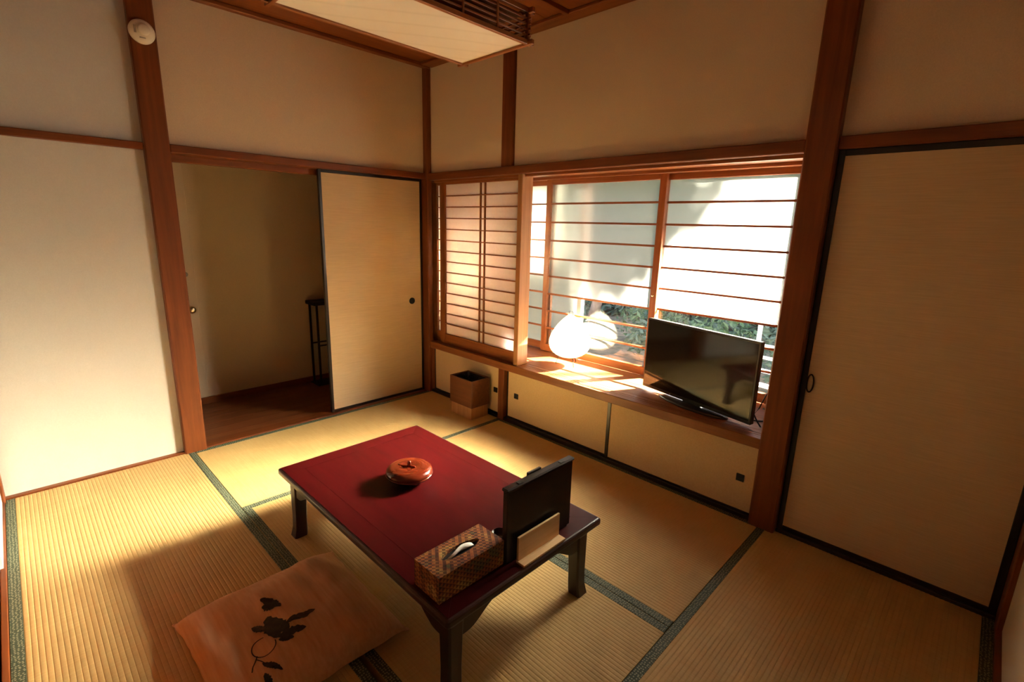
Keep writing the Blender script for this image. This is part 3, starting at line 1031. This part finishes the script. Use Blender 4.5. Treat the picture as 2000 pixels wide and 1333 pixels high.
# ------------------------------------------------------------------ television
tvL, tvR = Vector((1.872, 0.235)), Vector((2.572, 0.068))
tvc = (tvL + tvR) / 2
dv_ = tvR - tvL
tvw = dv_.length
tv = thing('television', 'flat black television on the window shelf', 'television', (tvc.x, tvc.y, 0.440), math.atan2(dv_.y, dv_.x))
hw = tvw / 2
Z0, Z1 = 0.020, 0.446
B('casing', (-hw, hw, 0.0, 0.030, Z0, Z1), PLASTIC, tv, 0.004, world=False)
B('screen', (-hw + 0.012, hw - 0.012, -0.0015, 0.004, Z0 + 0.020, Z1 - 0.012), SCREEN, tv, 0.0005, world=False)
B('back_box', (-hw + 0.12, hw - 0.12, 0.030, 0.062, Z0 + 0.03, Z1 - 0.12), PLASTIC, tv, 0.008, world=False)
st = B('stand_neck', (-0.06, 0.06, 0.006, 0.026, 0.008, 0.060), PLASTIC, tv, 0.002, world=False)
lathe('stand_base', [(0.10, 0.0005), (0.118, 0.001), (0.118, 0.006), (0.10, 0.012), (0.0, 0.013)], PLASTIC, tv, (0, 0.014, 0), 40).scale = (1.9, 0.62, 1)
B('sensor', (-0.15, -0.142, -0.002, 0.0, Z0 + 0.006, Z0 + 0.012), GREYP, tv, 0, world=False)


def cord(name, label, pts, r):
    o = tube(name, pts, r, BLACK, n=8)
    return props(o, label, 'cable')


cord('antenna_cable', 'black cable looping up from the shelf behind the television', [(2.52, 0.26, 0.446), (2.55, 0.25, 0.50), (2.57, 0.25, 0.57), (2.59, 0.26, 0.62), (2.60, 0.28, 0.60), (2.605, 0.30, 0.55), (2.61, 0.33, 0.48), (2.61, 0.36, 0.446)], 0.0035)
cord('power_cable', 'black cable lying curled on the shelf beside the television', [(2.44, 0.20, 0.446), (2.50, 0.17, 0.448), (2.56, 0.20, 0.446), (2.62, 0.24, 0.446), (2.65, 0.32, 0.446), (2.62, 0.40, 0.446), (2.52, 0.42, 0.446)], 0.0045)
cord('signal_cable', 'short black cable hanging from the television edge to the shelf', [(2.515, 0.16, 0.56), (2.545, 0.145, 0.52), (2.58, 0.135, 0.47), (2.605, 0.125, 0.446)], 0.004)
an = thing('indoor_antenna', 'thin wire antenna standing on the shelf by the right post', 'antenna', (2.600, 0.300, 0.440))
lathe('base', [(0.022, 0.0005), (0.024, 0.004), (0.018, 0.012), (0.0, 0.014)], PLASTIC, an, n=20)
tube('rod', [(0, 0, 0.012), (-0.012, 0.0, 0.10), (-0.020, 0.0, 0.17)], 0.0028, BLACK, an)
tube('rod', [(0, 0, 0.012), (0.012, 0.0, 0.06), (0.028, 0.0, 0.10)], 0.0028, BLACK, an)

# ------------------------------------------------------------------ paper lantern
LX, LY = 1.232, 0.315
la = thing('paper_lantern', 'egg-shaped white paper lantern on the window shelf', 'lamp', (LX, LY, 0.440))
prof = []
H0, H1 = 0.058, 0.365
for i in range(45):
    t = i / 44
    r = 0.150 * (math.sin(math.pi * min(1.0, (t * 0.985 + 0.015)) ** 0.70)) ** 0.62 * (1 - 0.20 * t * t)
    r = max(r, 0.022)
    r *= 1 + 0.010 * (1 if i % 2 else -1)
    prof.append((r, H0 + (H1 - H0) * t))
bm = bmesh.new()
n = 56
rings = [[bm.verts.new((r * math.cos(2 * math.pi * k / n), r * math.sin(2 * math.pi * k / n), z)) for k in range(n)] for r, z in prof]
for a, b in zip(rings, rings[1:]):
    for k in range(n):
        bm.faces.new((a[k], a[(k + 1) % n], b[(k + 1) % n], b[k]))
finish('paper_shade', bm, LANTERN, la, smooth=True)
for k in range(3):
    a = 2 * math.pi * k / 3 - 0.5
    c_, s_ = math.cos(a), math.sin(a)
    tube('leg', [(0.035 * c_, 0.035 * s_, 0.085), (0.075 * c_, 0.075 * s_, 0.050), (0.092 * c_, 0.092 * s_, 0.002)], 0.0026, BLACK, la)
for sx in (-1, 1):
    tube('top_wire', [(sx * 0.016, 0, H1 - 0.01), (sx * 0.016, 0, H1 + 0.016), (sx * 0.006, 0, H1 + 0.022)], 0.0015, BLACK, la)
lathe('bulb_socket', [(0.016, 0.07), (0.018, 0.075), (0.018, 0.125), (0.0, 0.126)], IVORY, la, n=16)
bl_ = lathe('bulb', [(0.012, 0.126), (0.018, 0.14), (0.028, 0.165), (0.026, 0.185), (0.014, 0.197), (0.0, 0.199)], IVORY, la, n=20)

# ------------------------------------------------------------------ ceiling lamp
CLX0, CLX1, CLY0, CLY1, CLZ = 1.150, 1.605, -1.565, -0.610, 2.200
cl = thing('ceiling_lamp', 'wooden lattice ceiling lamp with a pale flat diffuser', 'lamp', ((CLX0 + CLX1) / 2, (CLY0 + CLY1) / 2, CLZ))
B('diffuser', (CLX0 + 0.004, CLX1 - 0.004, CLY0 + 0.004, CLY1 - 0.004, CLZ + 0.010, CLZ + 0.016), DIFF, cl, 0)
ex = 0.035
for z0, z1 in ((CLZ, CLZ + 0.020), (CLZ + 0.128, CLZ + 0.150)):
    B('frame_bar', (CLX0 - ex, CLX1 + ex, CLY0 - 0.010, CLY0 + 0.008, z0, z1), LAMPW, cl)
    B('frame_bar', (CLX0 - ex, CLX1 + ex, CLY1 - 0.008, CLY1 + 0.010, z0, z1), LAMPW, cl)
    B('frame_bar', (CLX0 - 0.010, CLX0 + 0.008, CLY0 - ex, CLY1 + ex, z0 + 0.002, z1 + 0.002), LAMPW, cl)
    B('frame_bar', (CLX1 - 0.008, CLX1 + 0.010, CLY0 - ex, CLY1 + ex, z0 + 0.002, z1 + 0.002), LAMPW, cl)
for x in (CLX0, CLX1):
    for y in (CLY0, CLY1):
        B('corner_post', (x - 0.009, x + 0.009, y - 0.009, y + 0.009, CLZ + 0.018, CLZ + 0.132), LAMPW, cl)
for k in range(4):
    z = CLZ + 0.042 + 0.022 * k
    B('slat', (CLX0 - 0.012, CLX1 + 0.020, CLY0 - 0.005, CLY0 + 0.004, z - 0.004, z + 0.004), LAMPW, cl, 0.001)
    B('slat', (CLX0 - 0.012, CLX1 + 0.020, CLY1 - 0.004, CLY1 + 0.005, z - 0.004, z + 0.004), LAMPW, cl, 0.001)
    B('slat', (CLX0 - 0.005, CLX0 + 0.004, CLY0 - 0.020, CLY1 + 0.020, z - 0.004, z + 0.004), LAMPW, cl, 0.001)
    B('slat', (CLX1 - 0.004, CLX1 + 0.005, CLY0 - 0.020, CLY1 + 0.020, z - 0.004, z + 0.004), LAMPW, cl, 0.001)
for k in range(1, 5):
    y = CLY0 + (CLY1 - CLY0) * k / 5
    B('upright', (CLX1 + 0.001, CLX1 + 0.008, y - 0.005, y + 0.005, CLZ + 0.018, CLZ + 0.130), LAMPW, cl, 0.001)
    B('upright', (CLX0 - 0.008, CLX0 - 0.001, y - 0.005, y + 0.005, CLZ + 0.018, CLZ + 0.130), LAMPW, cl, 0.001)
B('lamp_tray', (CLX0 + 0.02, CLX1 - 0.02, CLY0 + 0.02, CLY1 - 0.02, CLZ + 0.118, CLZ + 0.130), LAMPW, cl, 0)
B('mount', (1.30, 1.45, -1.25, -0.95, CLZ + 0.130, ZC - 0.0005), LAMPW, cl, 0.003)

# ------------------------------------------------------------------ smoke alarm on the post
sa = thing('smoke_alarm', 'small ivory smoke alarm high on the post', 'alarm', (0.016, -1.770, 2.302))
lathe('body', [(0.052, 0.0), (0.056, 0.004), (0.056, 0.016), (0.048, 0.026), (0.030, 0.030), (0.0, 0.030)], IVORY, sa, n=40, axis='X')
lathe('sensor_cap', [(0.026, 0.030), (0.026, 0.038), (0.020, 0.042), (0.0, 0.042)], IVORY, sa, (0.0, 0.006, 0.006), 32, 'X')
B('vent_slot', (0.0285, 0.0305, -0.036, -0.026, -0.014, 0.020), GREYP, sa, 0, world=False)
B('vent_slot', (0.0285, 0.0305, -0.016, 0.010, -0.034, -0.028), GREYP, sa, 0, world=False)

# ------------------------------------------------------------------ stand in the hall
hs = thing('hall_stand', 'slim black stand in the dark hall', 'stand', (-0.840, -0.42, -0.022))
B('top', (-0.085, 0.085, -0.225, 0.225, 0.715, 0.745), BLACK, hs, 0.003, world=False)
for sx in (-1, 1):
    for sy in (-1, 1):
        x, y = sx * 0.070, sy * 0.195
        B('leg', (x - 0.008, x + 0.008, y - 0.008, y + 0.008, 0.010, 0.715), BLACK, hs, 0.001, world=False)
    B('crossbar', (sx * 0.070 - 0.005, sx * 0.070 + 0.005, -0.187, 0.187, 0.355, 0.367), BLACK, hs, 0.001, world=False)
B('base', (-0.085, 0.085, -0.225, 0.225, 0.0005, 0.010), BLACK, hs, 0.002, world=False)

# ------------------------------------------------------------------ outside: house, roof edge, garden
ow = thing('wall_outside', 'rendered house wall beside the bay, out of view', 'wall', kind='structure')
B('wall_panel', (2.80, 5.5, 0.14, 0.30, -0.6, 2.7), OUTWALL, ow, 0)
B('wall_panel', (-3.0, -0.12, 0.14, 0.30, -0.6, 2.7), OUTWALL, ow, 0)
B('side_fin', (2.66, 2.72, 0.60, 0.86, -0.6, 1.95), POST, ow, 0)
rf = thing('roof', 'grey roof slab and eave over the window, out of view', 'roof', kind='structure')
ez = 1.675 + (1.02 - 0.52) / TO_SUN.y * TO_SUN.z
prism('eave', [(1.02, ez), (1.02, ez + 0.06), (-0.10, 2.80), (-0.10, 2.66), (0.14, 2.60)], 'X', -3.0, 5.5, ROOFM, rf)
B('roof_slab', (-3.0, 5.5, -4.0, -0.10, 2.64, 2.80), ROOFM, rf, 0)

gd = thing('garden_ground', 'sunlit garden ground with leaf litter outside the window', 'ground', kind='structure')
bm = bmesh.new()
N = 60
g = []
for i in range(N + 1):
    row = []
    for j in range(N + 1):
        x = -26 + 44 * i / N
        y = 0.55 + 24 * (j / N) ** 1.3
        z = -0.60 - 0.04 * y + 0.10 * mnoise.noise(Vector((x * 0.6, y * 0.6, 1)))
        row.append(bm.verts.new((x, y, min(z, -0.45))))
    g.append(row)
for i in range(N):
    for j in range(N):
        bm.faces.new((g[i][j], g[i + 1][j], g[i + 1][j + 1], g[i][j + 1]))
finish('earth', bm, SOIL, gd, smooth=True)


def leaves(name, blobs, size, mat, parent, seed):
    rnd = random.Random(seed)
    vs_, fs = [], []
    for (cx_, cy_, cz_, rx, ry, rz_, n_) in blobs:
        for _ in range(n_):
            while True:
                p = Vector((rnd.uniform(-1, 1), rnd.uniform(-1, 1), rnd.uniform(-1, 1)))
                if p.length < 1:
                    break
            p = Vector((cx_ + p.x * rx, cy_ + p.y * ry, cz_ + p.z * rz_))
            d = Vector((rnd.gauss(0, 1), rnd.gauss(0, 1), rnd.gauss(0, 0.7))).normalized()
            q = d.orthogonal().normalized()
            q.rotate(Matrix.Rotation(rnd.uniform(0, 6.28), 3, d))
            s = size * rnd.uniform(0.6, 1.3)
            k = len(vs_)
            bend = d.cross(q) * s * 0.15
            vs_ += [p - d * s, p + q * s * 0.42 + bend, p + d * s, p - q * s * 0.42 + bend]
            fs.append((k, k + 1, k + 2, k + 3))
    me = bpy.data.meshes.new(name)
    me.from_pydata([tuple(v) for v in vs_], [], fs)
    me.materials.append(mat)
    o = bpy.data.objects.new(name, me)
    link(o, parent)
    o['kind'] = 'stuff'
    return o


# bank added for shade: top edge shaped to dim the garden, window left sunlit
YB = 12.0
BANK_RISE = (YB - 0.52) * TO_SUN.z / TO_SUN.y


def bank_top(x):
    """top edge height of the added bank, tabled as the height its shadow reaches on the window"""
    wx = x - (YB - 0.52) * TO_SUN.x / TO_SUN.y
    prof = [(-30, 1.51), (-3.0, 1.31), (-0.6, 1.21), (0.2, 1.16), (1.08, 1.06), (1.20, 0.31), (1.24, -1.14), (2.75, -1.14), (2.95, -0.39), (3.5, 0.91), (30, 1.31)]
    for (xa, za), (xb, zb) in zip(prof, prof[1:]):
        if xa <= wx <= xb:
            u = (wx - xa) / (xb - xa)
            return za + (zb - za) * u + BANK_RISE
    return 1.1 + BANK_RISE


wd = thing('added_shade_bank', 'tall bank added to shade the garden, seen blurred through the glass', 'added shade', (0, 0, 0), kind='structure')
bm = bmesh.new()
NX, NZ = 300, 60
g = []
for i in range(NX + 1):
    x = -24 + 56 * i / NX
    ht = bank_top(x)
    row = []
    for j in range(NZ + 1):
        u = j / NZ
        z = -1.6 + (ht + 1.6) * u
        bulge = 0.9 * mnoise.noise(Vector((x * 0.55, z * 0.55, 3))) + 0.45 * mnoise.noise(Vector((x * 1.7, z * 1.7, 9)))
        fade = min(1.0, (1 - u) * 5)
        row.append(bm.verts.new((x, YB - 0.8 * (1 - u) - bulge * fade, z)))
    row.append(bm.verts.new((x, YB + 1.2, ht - 0.15)))
    row.append(bm.verts.new((x, YB + 1.6, -1.6)))
    g.append(row)
for i in range(NX):
    for j in range(NZ + 2):
        bm.faces.new((g[i][j], g[i + 1][j], g[i + 1][j + 1], g[i][j + 1]))
finish('shade_mass', bm, BANK, wd)

# shade tree whose crown shades the upper middle of the window


def along_sun(px, pz, dist):
    """point dist metres towards the sun from the window plane point (px, 0.52, pz)"""
    return Vector((px, 0.52, pz)) + TO_SUN * dist


t1 = thing('shade_tree', 'garden tree shading the middle of the frosted window', 'tree', (0, 0, 0))
c1, c2, c3 = along_sun(1.30, 1.41, 6.4), along_sun(1.80, 1.60, 6.6), along_sun(0.62, 1.72, 6.2)
c4 = along_sun(0.14, 1.45, 6.2)  # crown lobe added to shade the left window panel
leaves('foliage', [(c1.x, c1.y, c1.z, 0.54, 0.45, 0.50, 2300), (c2.x, c2.y, c2.z, 0.32, 0.3, 0.26, 520), (c3.x, c3.y, c3.z, 0.34, 0.25, 0.16, 220), (c4.x, c4.y, c4.z, 0.40, 0.3, 0.45, 420)], 0.060, LEAF_D, t1, 3)
tube('trunk', [(4.9, 5.6, -0.85), (4.7, 5.5, 1.5), (4.3, 5.4, 3.4), tuple(c1)], 0.09, BARK, t1, n=10, r2=0.025)

t2 = thing('garden_tree', 'slanting grey tree trunk beyond the window, left in the garden', 'tree', (0, 0, 0))
tube('trunk', [(-2.10, 5.3, -0.85), (-1.98, 5.2, -0.2), (-1.72, 5.1, 0.5), (-1.5, 5.0, 1.6), (-1.3, 4.9, 2.8)], 0.11, BARK, t2, n=10, r2=0.07)
leaves('foliage', [(-1.3, 5.0, 3.0, 1.1, 0.9, 0.8, 900), (-0.6, 5.2, 1.9, 0.7, 0.5, 0.5, 300)], 0.09, LEAF_M, t2, 5)


def shrub(label, x, y, r, h, mat, seed, n=420, size=0.07):
    t = thing('garden_shrub', label, 'shrub', (0, 0, 0), group='shrubs in the garden')
    gz = -0.60 - 0.04 * y
    leaves('foliage', [(x, y, gz + h * 0.55, r, r * 0.8, h * 0.5, n)], size, mat, t, seed)
    for k in range(4):
        a = k * 1.6
        tube('stem', [(x, y, gz - 0.05), (x + 0.3 * r * math.cos(a), y + 0.3 * r * math.sin(a), gz + h * 0.5)], 0.02, BARK, t, n=6, r2=0.008)
    return t


shrub('round green shrub left of the slanting trunk in the garden', -2.9, 5.6, 0.75, 1.0, LEAF_D, 11, 520)
shrub('green shrub between the trunk and the television edge', -0.55, 5.0, 0.55, 0.75, LEAF_D, 12)
shrub('broad green shrub seen above the television', 0.35, 5.6, 0.70, 0.95, LEAF_M, 13)
shrub('dark shrub in the garden beside the right post', 1.55, 5.0, 0.62, 1.05, LEAF_D, 14)
shrub('low pale green shrub in the garden behind the lantern', -1.55, 6.6, 0.8, 0.8, LEAF_M, 15)
hg = thing('garden_hedge', 'long dim hedge closing the garden at the back', 'hedge', (0, 0, 0))
leaves('foliage', [(-9 + 1.3 * k, 9.6 + 0.4 * math.sin(k * 2.1), -0.35 + 0.2 * math.sin(k), 1.0, 0.6, 1.15, 420) for k in range(14)], 0.16, LEAF_D, hg, 21)

po = B('garden_post', (1.30, 1.345, 4.05, 4.095, -0.75, 0.30), WHITEPAINT)
props(po, 'thin white post in the garden beside the dark shrub', 'post')

# white boards lying on trestles just outside, right of the television
for k in range(5):
    y0 = 1.50 + 0.22 * k
    o = B('white_board', (1.62, 2.62, y0, y0 + 0.18, 0.10 + 0.062 * k, 0.125 + 0.062 * k), WHITEPAINT, None, 0.004)
    o.rotation_euler = (math.radians(-12), 0, math.radians(-9))
    props(o, ['lowest white board of the sunlit slatted rack outside, nearest the window', 'second white board of the slatted rack outside the window',
              'middle white board of the slatted rack outside the window', 'fourth white board of the slatted rack outside, next to the farthest',
              'farthest white board of the slatted rack outside the window'][k], 'board', 'white boards of the outdoor rack')
for x in (1.80, 2.45):
    o = B('rack_leg', (x - 0.03, x + 0.03, 1.50, 2.55, -0.75, 0.06), WHITEPAINT, None, 0.003)
    props(o, 'white support under the %s end of the slatted rack outside' % ('left' if x < 2 else 'right'), 'support')
